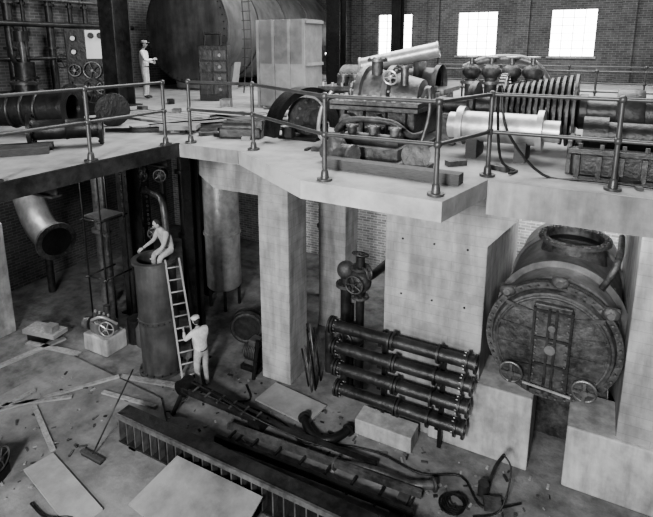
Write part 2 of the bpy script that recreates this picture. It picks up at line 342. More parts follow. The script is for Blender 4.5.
b.cyl((-3.6,8.7,DZ+1.1),(-3.6,8.7,DZ+1.45),.1,CAST); b.flange((-3.6,8.7,DZ+1.4),(0,0,1),.18,.05,MID,8)
b.cyl((-3.05,8.6,DZ+1.0),(-3.05,8.6,DZ+1.3),.07,MID); b.flange((-3.05,8.6,DZ+1.3),(0,0,1),.13,.04,MID,6)
b.wheel((-3.2,8.3,DZ+1.15),(0,1,.3),.12,LGT,4,.015); b.cyl((-3.2,8.3,DZ+1.15),(-3.2,8.7,DZ+1.05),.02,MID)
b.tube([(-3.9,8.0,DZ+.3),(-3.9,7.7,DZ+.3),(-3.6,7.6,DZ+.5),(-2.9,7.6,DZ+.5),(-2.6,7.7,DZ+.3),(-2.5,8.1,DZ+.3)],.05,CAST)
b.tube([(-4.2,8.1,DZ+.9),(-4.35,8.0,DZ+.6),(-4.3,7.8,DZ+.2),(-4.0,7.6,DZ+.06)],.035,LGT)
b.tube([(-2.6,8.2,DZ+.85),(-2.45,8.05,DZ+1.0),(-2.4,7.95,DZ+.6),(-2.5,7.8,DZ+.05)],.03,MID)
b.cyl((-3.3,8.15,DZ+.35),(-3.3,7.9,DZ+.35),.2,CAST); b.bolts((-3.3,7.9,DZ+.35),(0,-1,0),.15,8,.02,.03,LGT)
b.cyl((-3.85,8.15,DZ+.4),(-3.85,7.95,DZ+.4),.14,MID); b.fin()
b=B('steam_chest'); b.bb(-3.55,-2.55,7.0,7.5,DZ,DZ+.2,CAST,.05); b.cyl((-3.5,7.25,DZ+.24),(-2.6,7.25,DZ+.24),.13,DRK,seg=24)
for x in(-3.4,-3.05,-2.7): b.cyl((x,7.25,DZ+.2),(x,7.25,DZ+.45),.07,CAST); b.flange((x,7.25,DZ+.45),(0,0,1),.1,.03,MID,6,.012)
b.fin()
c0=V((-4.85,8.3,DZ+.1)); ax=V((.93,-.36,0))
b=B('coupling_guard_hood'); b.lathe(c0,ax,[(-.16,.72),(-.16,.84),(.16,.84),(.16,.72),(-.16,.72)],BLK,32,0,180,ref=(.36,.93,0),caps=False)
b.lathe(c0+V((0,0,.3)),ax,[(-.3,.08),(-.3,.16),(-.1,.16),(-.1,.34),(.1,.34),(.1,.16),(.3,.16),(.3,.08)],CAST,28); b.bolts(c0+V((0,0,.3))+ax*.1,ax,.28,10,.02,.04,MID)
b.bb(-5.25,-4.45,7.95,8.7,DZ,DZ+.06,BLK,.01)
for s in(-.4,.4): p=c0+V((.36,.93,0))*s; b.box((p.x,p.y,DZ+.14),(.2,.14,.18),DRK)
b.fin()
b=B('exhaust_casing')
b.bb(-5.6,-3.0,10.4,11.8,DZ,DZ+.7,CAST,.06); b.bb(-5.7,-2.9,10.3,11.9,DZ+.7,DZ+.8,MID,.01)
b.lathe((-5.4,11.1,DZ+.8),(1,0,0),[(0,.45),(1.0,.45),(1.0,.56),(1.1,.56),(1.1,.46),(2.2,.4),(2.2,.48),(2.3,.48)],CAST,24,0,180,ref=(0,1,0))
for k in range(12): b.cyl((-5.6+k*.235,10.38,DZ+.8),(-5.6+k*.235,10.38,DZ+.88),.035,LGT,seg=6)
for x in(-5.2,-4.9): b.cyl((x,10.6,DZ+.75),(x,10.6,DZ+1.0),.1,MID); b.flange((x,10.6,DZ+1.0),(0,0,1),.15,.05,MID,8)
b.fin()
b=B('steam_pipe'); 
b.cyl((-4.75,10.55,DZ+1.25),(-3.15,10.9,DZ+1.6),.16,LGT,seg=28); b.ring((-4.75,10.55,DZ+1.25),(1.6,.35,.35),.16,.03,LGT); b.ring((-3.15,10.9,DZ+1.6),(1.6,.35,.35),.15,.025,LGT)
b.box((-4.3,10.65,DZ+1.0),(.12,.5,.42),DRK); b.box((-3.5,10.8,DZ+1.05),(.12,.5,.6),DRK); b.fin()
b=B('valve_manifold')
for k in range(4):
    x=-2.5+k*.4; b.cyl((x,11.2,DZ),(x,11.2,DZ+1.0+.08*k),.13,CAST); b.flange((x,11.2,DZ+.9),(0,0,1),.22,.06,MID,8); b.ell((x,11.2,DZ+1.15),(V((.2,0,0)),V((0,.2,0)),V((0,0,.16))),CAST); b.cyl((x,11.2,DZ+1.3),(x,11.2,DZ+1.45),.05,MID); b.ring((x,11.2,DZ+1.45),(0,0,1),.12,.018,LGT)
b.tube([(-2.75,11.6,DZ+1.2),(-2.2,11.6,DZ+1.4),(-1.4,11.6,DZ+1.35),(-1.0,11.6,DZ+.8),(-1.0,11.6,DZ)],.09,MID)
b.bb(-2.75,-1.1,10.9,11.5,DZ,DZ+.4,CAST,.03); b.fin()
# rotor
RZ=DZ+.66
b=B('turbine_rotor'); pr=[(0,.08),(0,.13),(.5,.13),(.5,.22),(.55,.22),(.55,.42),(.6,.44),(.66,.42),(.66,.2),(.95,.2),(.95,.24)]
T0=.98; NS=14; SP=.09; t=T0
for k in range(NS):
    R=.3+.014*k; pr+=[(t,.24),(t,R-.04),(t+.01,R),(t+.04,R),(t+.05,R-.04),(t+.05,.24)]; t+=SP
pr+=[(t,.28),(t+.1,.28),(t+.1,.19),(t+.5,.19),(t+.5,.36),(t+.56,.38),(t+.8,.38),(t+.86,.36),(t+.86,.25),(t+1.4,.25),(t+1.4,.36),(t+1.5,.36),(t+1.5,.15),(t+2.2,.15),(t+2.2,.01)]
b.lathe((-2.55,9.1,RZ),(1,0,0),pr,DRK,64)
t=T0
for k in range(NS):
    R=.3+.014*k; hb=.05+.003*k; cx=-2.55+t+.025
    for j in range(60):
        a=j*2*math.pi/60; q=V((0,math.cos(a),math.sin(a))); c=V((cx,9.1,RZ))
        b.bar(c+q*(R-.01),c+q*(R+hb),.01,.04,MID,up=(1,0,0))
    b.lathe((cx-.02,9.1,RZ),(1,0,0),[(0,R+hb),(0,R+hb+.01),(.04,R+hb+.01),(.04,R+hb)],CAST,64,caps=False)
    t+=SP
for x in(-2.3,.72): b.bb(x-.12,x+.12,8.75,9.45,DZ,RZ-.12,CAST,.02)
b.fin()
b=B('rotor_shaft'); b.lathe((-2.1,8.12,DZ+.46),(1,-.02,0),[(0,.12),(0,.2),(.14,.2),(.14,.3),(.24,.3),(.24,.23),(1.3,.23),(1.3,.3),(1.38,.3),(1.38,.16),(1.6,.16)],LGT,36)
for x in(-1.7,-1.0): b.poly([(x-.08,7.85,DZ),(x-.08,8.4,DZ),(x-.08,8.4,DZ+.3),(x-.08,8.12,DZ+.23),(x-.08,7.85,DZ+.3)],(.16,0,0),WOODD)
b.fin()
b=B('turbine_lower_casing')
b.bb(-.3,3.4,7.4,8.2,DZ,DZ+.3,BLK,.03); b.bb(-.35,3.5,7.35,7.55,DZ+.3,DZ+.37,DRK,.01); b.bb(-.35,3.5,8.05,8.25,DZ+.3,DZ+.37,DRK,.01)
for k in range(15): b.bb(-.25+k*.25,-.19+k*.25,7.3,7.4,DZ,DZ+.3,DRK); b.cyl((-.2+k*.25,7.44,DZ+.37),(-.2+k*.25,7.44,DZ+.43),.03,MID,seg=6)
b.lathe((-.2,7.85,DZ+.5),(1,0,0),[(0,.15),(0,.24),(.3,.24),(.3,.18),(.9,.18),(.9,.26),(1.0,.26),(1.0,.18),(3,.18)],BLK,32)
b.bb(-.36,-.3,7.45,8.2,DZ,DZ+.45,CAST,.01); b.fin()
b=B('turbine_upper_casing'); b.lathe((1.0,10.6,DZ+.35),(1,0,0),[(0,.3),(0,.6),(.1,.6),(.1,.5),(1.5,.6),(1.5,.72),(1.6,.72),(3,.72)],CAST,32,0,180,ref=(0,1,0)); b.bb(.6,5,10.0,11.3,DZ,DZ+.36,DRK,.03); b.fin()
b=B('grating_platform'); b.bb(-1,9,14.6,16.8,DZ+.35,DZ+.45,CONCP)
for x in range(-1,10,2): b.bb(x,x+.12,14.7,14.82,DZ,DZ+.35,DRK); b.bb(x-.12,x,16.6,16.72,DZ,DZ+.35,DRK)
b.fin()
b=B('gear_wheel'); b.lathe((-1.65,10.2,DZ+.65),(1,.1,0),[(-.05,.1),(-.05,.5),(.05,.5),(.05,.1)],MID,40)
for j in range(36): a=j*math.pi/18; b.box((-1.65,10.2+math.cos(a)*.51,DZ+.65+math.sin(a)*.51),(.1,.04,.04),MID,(math.degrees(a),0,0))
b.bb(-1.8,-1.5,9.95,10.45,DZ,DZ+.16,WOODD); b.fin()
b=B('timber_beam'); b.box((-2.42,6.3,DZ+.07),(1.95,.2,.14),WOODD,(0,0,-3),.008); b.fin()
b=B('valve_casting'); b.cyl((-3.6,6.75,DZ+.15),(-3.1,6.6,DZ+.15),.14,CAST); b.flange((-3.1,6.6,DZ+.15),(1,-.3,0),.15,.04,MID,8,.012); b.ell((-3.4,6.7,DZ+.22),(V((.16,0,0)),V((0,.16,0)),V((0,0,.18))),CAST); b.fin()
b=B('wheel_hub'); b.lathe((-2.2,6.75,DZ+.2),(.4,-1,.3),[(-.05,.06),(-.05,.2),(.05,.2),(.05,.06)],CAST,28); b.box((-2.2,6.8,DZ+.04),(.4,.3,.08),WOODD); b.fin()
b=B('air_hose'); b.tube([(-1.0,7.0,DZ+.03),(-.95,7.2,DZ+.03),(-1.15,7.15,DZ+.2),(-1.2,6.98,DZ+1.0),(-1.15,6.93,DZ+1.15),(-1.05,6.93,DZ+.6),(-.6,7.1,DZ+.04),(0,7.1,DZ+.03),(1.2,7.05,DZ+.03)],.018,BLK); b.fin()
b=B('deck_clutter')
for k in range(60):
    x=random.uniform(-8.5,-5.7); y=random.uniform(7.3,12); s=random.uniform(.05,.16); b.box((x,y,DZ+s*.2),(s*random.uniform(1,3),s,s*.4),random.choice([DRK,WOOD,BLK,WOODD]),(0,0,random.uniform(0,180)))
for k in range(40):
    x=random.uniform(-4.6,3); y=random.uniform(9.9,13.5) if random.random()<.7 else random.uniform(6.95,7.3); s=random.uniform(.05,.14); b.box((x,y,DZ+s*.3),(s*random.uniform(1,3),s,s*.6),random.choice([DRK,BLK,CAST,WOODD]),(0,0,random.uniform(0,180)))
for k in range(25):
    x=random.uniform(-16,-9); y=random.uniform(7,12); s=random.uniform(.08,.3); b.box((x,y,DZ+s*.4),(s*random.uniform(1,2),s,s*.8),random.choice([DRK,WOOD,MID,BLK]),(0,0,random.uniform(0,180)))
b.fin()

# ---------------------------------------------------------------- condenser
b=B('surface_condenser'); cx,cz,y0=-.4,2.85,9.3
b.lathe((cx,y0,cz),(0,1,0),[(-.06,.01),(-.05,.5),(-.02,.9),(.0,1.0),(.12,1.04),(.12,1.15),(.2,1.15),(.2,1.12),(.22,1.12),(.22,1.15),(.3,1.15),(.3,1.05),(.5,1.05)],CAST,64)
b.lathe((cx+.06,y0+.5,cz+.05),(0,1,0),[(0,1.06),(.5,1.06),(.5,1.18),(.58,1.18),(.58,1.1),(2.3,1.1),(2.3,1.16),(2.36,1.16),(2.36,1.1),(3.6,1.1),(3.9,.6),(3.95,.01)],VESS,64)
b.bolts((cx,y0+.12,cz),(0,-1,0),1.095,44,.022,.05,MID); b.ring((cx,y0-.01,cz),(0,1,0),.93,.03,CAST,64)
b.box((cx,y0-.07,cz-.04),(.62,.14,1.74),CAST,bev=.02)
for x in(-.3,-.06,.06,.3): b.bb(cx+x-.02,cx+x+.02,y0-.21,y0-.1,cz-.86,cz+.78,DRK)
for zz in(-.8,-.3,.2,.72): b.bb(cx-.32,cx+.32,y0-.18,y0-.1,cz+zz-.02,cz+zz+.02,DRK)
for k in range(12):
    for x in(-.25,.25): b.cyl((cx+x,y0-.13,cz-.8+k*.135),(cx+x,y0-.18,cz-.8+k*.135),.018,MID,seg=6)
b.cyl((cx,y0-.1,cz+.05),(cx,y0-.26,cz+.05),.09,MID); b.cyl((cx,y0-.1,cz+.45),(cx,y0-.24,cz+.45),.06,MID)
for s in(-1,1):
    for k in range(4): b.bar((cx+s*.3,y0-.05,cz+.6-k*.35),(cx+s*(.93-.1*abs(k-1.3)),y0-.03,cz+.7-k*.4),.05,.06,CAST)
for x in(-.62,.6):
    c=V((cx+x,y0,cz-.64)); b.cyl(c,c+V((0,-.12,0)),.2,CAST,seg=24); b.ring(c+V((0,-.12,0)),(0,1,0),.19,.025,MID); b.cyl(c,c+V((0,-.2,0)),.06,MID); b.bar(c+V((-.18,-.16,0)),c+V((.18,-.16,0)),.04,.05,MID); b.bar(c+V((0,-.16,-.18)),c+V((0,-.16,.18)),.04,.05,MID,up=(1,0,0))
b.bar((cx-.4,y0-.24,cz-.7),(cx+.4,y0-.24,cz-.76),.03,.035,LGT)
for a in(42,88,134):
    p=V((cx+1.18*math.cos(math.radians(a)),y0+.16,cz+1.18*math.sin(math.radians(a)))); b.ell(p+V((0,-.05,0)),(V((.15,0,0)),V((0,.1,0)),V((0,0,.11))),CAST); b.cyl(p+V((0,-.16,0)),p+V((0,-.12,0)),.06,MID,seg=12); b.box(p+V((0,0,.05)),(.26,.1,.05),MID)
nx=cx+.16
b.lathe((nx,11.5,cz+.8),(0,0,1),[(0,.66),(.4,.6),(.5,.6),(.5,.7),(.57,.7),(.57,.55),(.35,.52)],CAST,40,caps=False); b.bolts((nx,11.5,cz+1.37),(0,0,1),.64,24,.025,.03,MID); b.cyl((nx,11.5,cz+1.2),(nx,11.5,cz+1.22),.53,BLK,seg=32)
for y in(10.7,12.4): b.poly([(cx-1.0,y,0),(cx+1.1,y,0),(cx+1.0,y,2.2),(cx-.95,y,2.2)],(0,.35,0),CAST)
b.tube([(cx+.7,10.2,cz+.85),(cx+.85,10.1,cz+1.25),(cx+.95,10.4,cz+1.5),(cx+1.0,11.5,cz+1.5)],.06,CAST)
b.fin()

# ---------------------------------------------------------------- pipe bank
b=B('pipe_bank')
for i,z in enumerate((2.28,1.79,1.3,.81)):
    y=9.0; x0=-4.7+.05*i; x1=-1.6-.05*i
    b.cyl((x0,y,z),(x1,y,z),.125,DRK,seg=24)
    for x in(x0,x0+.07,x0+1.35,x0+1.42,x1-.75,x1-.2,x1-.04): b.cyl((x,y,z),(x+.045,y,z),.185,DRK,seg=24); 
    for x,s in((x0+.14,1),(x1-.2,-1)): b.bolts((x,y,z),(s,0,0),.16,10,.015,.04,MID)
    b.cyl((x1+.005,y,z),(x1+.02,y,z),.1,BLK,seg=20)
for x in(-3.55,-2.3):
    b.bb(x-.04,x+.04,9.24,9.3,0,2.3,BLK)
    for z in(2.28,1.79,1.3,.81): b.bb(x-.04,x+.04,8.98,9.3,z-.2,z-.13,BLK)
b.bb(-4.0,-2.75,8.8,9.3,0,.36,CONCP,.02); b.fin()
b=B('gate_valve'); x,y=-4.45,10.0
b.cyl((x,y,0),(x,y,3.5),.1,DRK); b.flange((x,y,2.5),(0,0,1),.2,.06,CAST,8); b.ell((x,y,2.9),(V((.26,0,0)),V((0,.22,0)),V((0,0,.28))),CAST); b.flange((x,y,3.2),(0,0,1),.22,.06,CAST,8)
b.wheel((x,y-.35,2.95),(0,1,0),.2,CAST); b.cyl((x,y-.35,2.95),(x,y,2.95),.03,MID); b.wheel((x,y,3.55),(.1,.2,1),.18,CAST); b.wheel((x+.3,y-.2,3.25),(1,1,0),.15,MID); b.cyl((x+.3,y-.2,3.25),(x,y,3.25),.03,MID)
b.cyl((x-.2,y,2.3),(x-.2,y,0),.05,BLK); b.tube([(x,y,2.9),(x+.1,y+.4,2.9),(x+.1,y+.9,2.85),(x+.1,y+1.8,2.8)],.1,DRK)
b.cyl((x-.45,y+.2,0),(x-.45,y+.2,2.9),.13,DRK); b.flange((x-.45,y+.2,2.6),(0,0,1),.24,.08,CAST,8); b.ell((x-.45,y+.2,3.0),(V((.22,0,0)),V((0,.22,0)),V((0,0,.22))),CAST)
b.ell((x-.1,y-.1,1.6),(V((.28,0,0)),V((0,.28,0)),V((0,0,.3))),CAST); b.wheel((x-.2,y-.45,1.6),(0,1,0),.2,MID); b.cyl((x-.2,y-.45,1.6),(x-.1,y,1.6),.03,MID); b.fin()

# ---------------------------------------------------------------- basement left items
b=B('pipe_elbow'); b.tube([(-14.5,8.75,6.2),(-14.5,8.75,5.2),(-14.48,8.75,4.3),(-14.3,8.72,3.6),(-13.9,8.66,3.08),(-13.4,8.58,2.85),(-13.1,8.54,2.8)],.41,VESS,28); b.flange((-13.1,8.54,2.8),(.97,-.2,-.12),.54,.09,CAST,18,.025); d=V((.97,-.2,-.12)).normalized(); b.cyl(V((-13.1,8.54,2.8))+d*.092,V((-13.1,8.54,2.8))+d*.1,.4,BLK,seg=32); b.ring((-14.5,8.75,5.3),(0,0,1),.43,.05,CAST); b.fin()
b=B('vertical_tank'); tx,ty=-10.05,12.0
b.lathe((tx,ty,.55),(0,0,1),[(0,.01),(.02,.3),(.12,.48),(.2,.54),(1.9,.54),(1.9,.58),(1.96,.58),(1.96,.54),(3.9,.54),(4.1,.45),(4.25,.2),(4.25,.01)],LGT,40)
for a in range(4): b.bar((tx+.45*math.cos(a*1.57+.7),ty+.45*math.sin(a*1.57+.7),0),(tx+.45*math.cos(a*1.57+.7),ty+.45*math.sin(a*1.57+.7),1.0),.07,.07,DRK)
b.cyl((tx,ty,4.8),(tx,ty,6.2),.1,DRK); b.fin()
b=B('circulating_pipe'); b.tube([(-8.3,11.2,4.8),(-8.8,11.3,4.8),(-9.1,11.9,4.7),(-9.0,13.0,4.5),(-9.0,15.2,4.4)],.36,DRK,24); b.flange((-8.3,11.2,4.8),(.9,-.4,0),.52,.08,CAST,16); b.fin()
b=B('basement_pipework')
for x,y,r,m in((-13.6,10.4,.16,MID),(-13.1,10.2,.1,MID),(-12.7,11.5,.13,DRK),(-11.3,10.9,.09,DRK),(-10.9,11.3,.13,BLK),(-15.8,10,.12,DRK),(-8.1,13,.14,DRK),(-7.6,14,.1,MID)):
    b.cyl((x,y,0),(x,y,6.2),r,m); b.cyl((x,y,4.4),(x,y,4.5),r*1.7,m); b.cyl((x,y,2.4),(x,y,2.5),r*1.7,m)
b.tube([(-16,11,5),(-13,11,5),(-11,11.4,5),(-10,13,5),(-7.4,13,5)],.14,DRK); b.tube([(-12.6,10.8,3.8),(-11.6,10.8,3.8),(-11,10.6,3.3),(-11,10.6,0)],.1,MID)
for p in((-13.6,10.2,5.2),(-12.6,11.3,4.1),(-11.2,10.7,4.4),(-11.5,10.6,2.6)): b.wheel(p,(.5,-1,0),.18,MID); b.ell(V(p)+V((-.05,.15,0)),(V((.18,0,0)),V((0,.18,0)),V((0,0,.2))),CAST)
for k in range(22): b.ring((-11.55,9.6,6.1-k*.13),(1,0,0) if k%2 else (0,1,0),.035,.012,ROPE,8,4)
for k in range(26): b.ring((-10.9,9.9,6.1-k*.13),(1,0,0) if k%2 else (0,1,0),.035,.012,ROPE,8,4)
b.fin()
b=B('pipe_scaffold')
for x in(-12.45,-11.75): b.cyl((x,9.0,0),(x,9.0,6.0),.025,DRK,seg=8); b.cyl((x,9.8,0),(x,9.8,6.0),.025,DRK,seg=8)
for z in(1.7,3.4,5.0): b.cyl((-12.5,9.0,z),(-11.7,9.0,z),.025,DRK,seg=8); b.cyl((-12.45,8.9,z),(-12.45,9.9,z),.025,DRK,seg=8); b.cyl((-11.75,8.9,z),(-11.75,9.9,z),.025,DRK,seg=8)
b.box((-12.1,9.4,3.46),(.8,.7,.05),WOODD); b.fin()
b=B('petrol_engine'); b.bb(-11.85,-10.95,8.2,8.9,0,.5,CONCP,.04)
b.bb(-11.7,-11.1,8.3,8.8,.5,.82,VESS,.05)
for k in range(4): b.cyl((-11.65+k*.17,8.5,.82),(-11.65+k*.17,8.5,1.02),.07,MID); b.cyl((-11.65+k*.17,8.5,1.02),(-11.65+k*.17,8.5,1.08),.03,LGT)
b.wheel((-11.0,8.3,.78),(.4,-1,0),.2,LGT); b.cyl((-11.0,8.3,.78),(-11.1,8.5,.75),.03,MID); b.cyl((-11.75,8.4,.72),(-11.9,8.35,.72),.18,MID); b.tube([(-11.6,8.35,.8),(-11.4,8.2,1.0),(-11.1,8.3,1.1),(-10.95,8.6,.8)],.04,LGT); b.cyl((-11.3,8.6,.8),(-11.3,8.6,1.25),.09,CAST); b.fin()
b=B('riveted_standpipe'); px,py=-9.36,8.6
b.lathe((px,py,0),(0,0,1),[(0,.4),(0,.56),(.06,.56),(.06,.47),(1.4,.48),(1.42,.5),(1.5,.5),(1.52,.48),(2.95,.49),(2.95,.55),(3.02,.55),(3.02,.42),(2.0,.42)],TANK,44,caps=False)
b.bolts((px,py,.06),(0,0,1),.52,16,.02,.03,DRK)
for k in range(24): a=k*math.pi/12; b.cyl((px+.49*math.cos(a),py+.49*math.sin(a),1.46),(px+.52*math.cos(a),py+.52*math.sin(a),1.46),.015,DRK,seg=6)
b.fin()
b=B('dome_housing'); b.lathe((-10.5,9.5,0),(0,0,1),[(0,.55),(.5,.55),(.75,.4),(.85,.15),(.85,.01)],TANK,32); b.cyl((-10.9,9.2,0),(-10.9,9.2,.7),.25,DRK); b.fin()
b=B('wooden_ladder'); f0=V((-8.3,8.5,0)); t0=V((-8.78,8.6,3.1)); w=V((.6,.8,0))*.2
for s in(-1,1): b.bar(f0+w*s,t0+w*s*.8,.04,.08,PLY,up=(.8,-.6,0))
for k in range(10): t=(k+.6)/10.3; c=f0.lerp(t0,t); b.cyl(c-w*(1-.2*t),c+w*(1-.2*t),.02,PLY,seg=8)
b.fin()
b=B('pump_motor'); b.bb(-7.55,-7.0,9.5,10.1,0,.12,DRK); b.cyl((-7.5,9.8,.42),(-7.05,9.8,.42),.25,CAST,seg=24); b.cyl((-7.56,9.8,.42),(-7.5,9.8,.42),.18,DRK)
for k in range(8): b.ring((-7.45+k*.05,9.8,.42),(1,0,0),.25,.012,DRK,24,5)
b.bb(-7.4,-7.15,9.65,9.95,.6,.78,MID,.02); b.bb(-7.5,-7.1,9.6,10,.1,.25,CAST); b.cyl((-7.0,9.3,0),(-6.95,9.45,1.0),.05,BLK); b.fin()
b=B('cable_reel'); b.lathe((-8.1,10.6,.5),(.45,-.9,0),[(-.12,.12),(-.12,.48),(-.08,.5),(-.08,.25),(.08,.25),(.08,.5),(.12,.48),(.12,.12)],DRK,36); b.ring((-8.05,10.48,.5),(.45,-.9,0),.4,.04,CAST); b.fin()
b=B('cover_plate'); b.box((-5.7,8.95,.03),(1.5,.75,.04),PLY,(0,0,-6)); b.fin()
b=B('pipe_bend'); b.tube([(-5.1,8.55,.14),(-4.85,8.3,.14),(-4.55,8.15,.14),(-4.25,8.3,.14),(-4.1,8.65,.14)],.09,BLK,16); b.flange((-5.1,8.55,.14),(-.7,.7,0),.13,.04,DRK,8,.012); b.flange((-4.1,8.65,.14),(.3,1,0),.13,.04,DRK,8,.012); b.fin()
b=B('steel_rods')
for k in range(9): x=-5.95+random.uniform(0,.3); y=9.6+random.uniform(0,.7); b.cyl((x+.25,y-.2,0),(x-.05,y,random.uniform(.7,1.7)),.02,random.choice([MID,DRK,BLK]),seg=8)
b.fin()
b=B('gas_cylinder'); b.lathe((-5.5,10.5,0),(0,0,1),[(0,.11),(1.1,.11),(1.25,.06),(1.3,.03),(1.4,.03)],DRK,20); b.lathe((-5.2,10.8,0),(0,0,1),[(0,.11),(1.1,.11),(1.25,.06),(1.3,.03),(1.4,.03)],MID,20); b.fin()

# ---------------------------------------------------------------- girder etc.
b=B('steel_plate_girder'); gx0,gx1,gy=-8.15,-1.2,6.35
b.bb(gx0,gx1,gy-.16,gy+.16,0.1,.14,DRK); b.bb(gx0,gx1,gy-.16,gy+.16,.72,.76,DRK); b.bb(gx0,gx1,gy-.015,gy+.015,.14,.72,BLK)
n=32
for k in range(n): x=gx0+.03+(gx1-gx0-.06)*k/(n-1); b.bb(x-.014,x+.014,gy-.155,gy+.15,.14,.72,MID)
b.bb(gx0,gx1,gy-.2,gy-.15,.68,.78,MID); b.bb(gx0+.3,gx0+.5,gy-.2,gy+.2,0,.1,WOODD); b.bb(gx1-.5,gx1-.3,gy-.2,gy+.2,0,.1,WOODD)
b.fin()
b=B('steel_channel_pair')
for s in(0,.42): b.ibeam((-6.4,7.15+s,.17),(-2.2,7.35+s*1.1,.17),.08,.14,MID if s else DRK,.02,chan=True)
for k in range(8): b.bb(-6.2+k*.55,-6.16+k*.55,7.2,7.65,.12,.16,DRK)
b.bb(-6.2,-6.05,6.9,7.8,0,.1,WOODD); b.bb(-2.6,-2.4,7.0,7.95,0,.1,WOODD); b.fin()
b=B('derrick_boom'); A=V((-7.75,7.75,.55)); C=V((-5.9,7.95,.25))
for s in(-.14,.14): b.ibeam(A+V((0,s,0)),C+V((0,s*.5,0)),.06,.13,DRK,.02)
for k in range(7): p=A.lerp(C,k/6); b.bar(p+V((0,-.14,.06)),p+V((0,.14,.06)),.04,.03,MID)
b.lathe(A+V((0,-.14,0)),(0,1,0),[(0,.05),(0,.2),(.14,.17),(.28,.2),(.28,.05)],BLK); b.bar(A,A+V((-.1,.35,-.55)),.07,.07,DRK); b.bar(A,A+V((-.1,-.35,-.55)),.07,.07,DRK); b.bar(C,(-3.2,8.1,.15),.07,.08,DRK); b.box(C+V((0,0,-.13)),(.3,.35,.25),DRK)
b.tube([A+V((.2,0,.15)),(-7.0,7.8,.6),(-6,7.8,.4),(-5,8.0,.12),(-4.4,8.1,.05)],.02,BLK); b.fin()
b=B('flanged_pipe'); b.tube([(-3.9,7.75,.13),(-3.2,7.95,.13),(-2.5,7.95,.13),(-2.1,8.15,.13)],.08,MID,14); b.flange((-3.9,7.75,.13),(-1,.1,0),.13,.04,CAST,8,.012); b.flange((-2.1,8.15,.13),(.8,.6,0),.13,.04,CAST,8,.012); b.fin()
b=B('rubber_hose'); b.tube([(-7.0,9,.03),(-6.6,8.6,.03),(-7.0,8.3,.03),(-6.2,8.4,.03),(-5.4,8.3,.03),(-4.8,8.0,.03),(-4.2,8.3,.03),(-3.3,8.5,.03),(-2.4,8.4,.03),(-1.7,8.7,.03),(-1.2,8.2,.03),(-.6,8.6,.03)],.02,BLK); b.fin()
b=B('cable_coil')
for k in range(4): b.ring((-1.7+.03*k,8.0,.04+.03*k),(0,0,1),.22-.02*k,.018,BLK)
b.fin()
b=B('welding_torch_stand'); b.tube([(-1.2,8.75,0),(-1.1,8.7,.5),(-.95,8.6,.9)],.03,DRK); b.cyl((-1.25,8.5,0),(-1.25,8.5,.25),.1,DRK); b.tube([(-.95,8.6,.9),(-.8,8.5,.7),(-.9,8.2,.1),(-1.3,7.9,.05)],.015,BLK); b.box((-1.05,8.3,.08),(.3,.18,.16),CAST,(0,0,20)); b.fin()
b=B('sheet_panel'); b.poly([(-6.46,6.13,.5),(-4.5,6.13,.5),(-4.5,4.9,.11),(-6.75,5.2,.11)],(0,0,.03),SHEET); b.fin()
b=B('sheet_panel'); b.box((-8.1,4.85,.13),(2.0,.55,.04),PLY,(0,0,-12)); b.fin()
b=B('rubber_hose'); b.tube([(-8.3,4.4,.13),(-7.8,4.35,.13),(-7.4,4.55,.13),(-6.9,4.5,.13),(-6.6,4.7,.13)],.025,BLK); b.fin()
b=B('push_broom'); b.box((-8.25,5.62,.17),(.6,.09,.05),WOODD); b.box((-8.25,5.62,.125),(.56,.07,.05),BLK); b.cyl((-8.25,5.64,.18),(-8.22,6.75,1.42),.016,DRK,seg=8); b.fin()
b=B('scattered_plank')
for x,y,L,a in((-10.6,6.6,2.6,57),(-9.9,5.7,1.7,-22),(-9.0,7.2,1.5,8),(-11.3,5.6,1.6,85),(-11.0,6.0,2.0,40)): b.box((x,y,.125),(L,.1,.045),WOOD,(0,0,a))
b.fin()
b=B('scattered_plank')
for x,y,L,a in((-13,7.0,2.6,80),(-12.6,7.8,1.8,10),(-9.2,8.0,1.6,15)): b.box((x,y,.03),(L,.16,.05),WOOD,(0,0,a))
b.fin()
b=B('toolbox'); b.box((-13.2,8.0,.3),(1.1,.5,.12),WOOD,(0,0,10)); b.box((-13.4,8.0,.12),(.6,.4,.24),DRK,(0,0,10)); b.box((-12.9,8.0,.45),(.3,.25,.2),LGT,(0,0,10)); b.fin()
b=B('small_compressor'); b.cyl((-9.9,4.2,.45),(-9.3,4.5,.45),.25,DRK); b.box((-9.6,4.35,.2),(.7,.4,.2),BLK,(0,0,25)); b.wheel((-9.3,4.5,.55),(1,.4,0),.22,MID); b.fin()
b=B('construction_debris')
for k in range(260):
    x=random.uniform(-9,0); y=random.uniform(7.8,9.3) if random.random()<.8 else random.uniform(6.7,7.8); s=random.uniform(.015,.05); b.box((x,y,s*.3),(s*random.uniform(1,4),s,s*.6),random.choice([DRK,WOODD,MID,WOOD,SHEET]),(0,0,random.uniform(0,180)))
for k in range(90):
    x=random.uniform(-11.3,-8.6); y=random.uniform(4,7.3); s=random.uniform(.015,.045); b.box((x,y,.1+s*.3),(s*random.uniform(1,4),s,s*.6),random.choice([DRK,WOODD,MID,WOOD]),(0,0,random.uniform(0,180)))
b.fin()

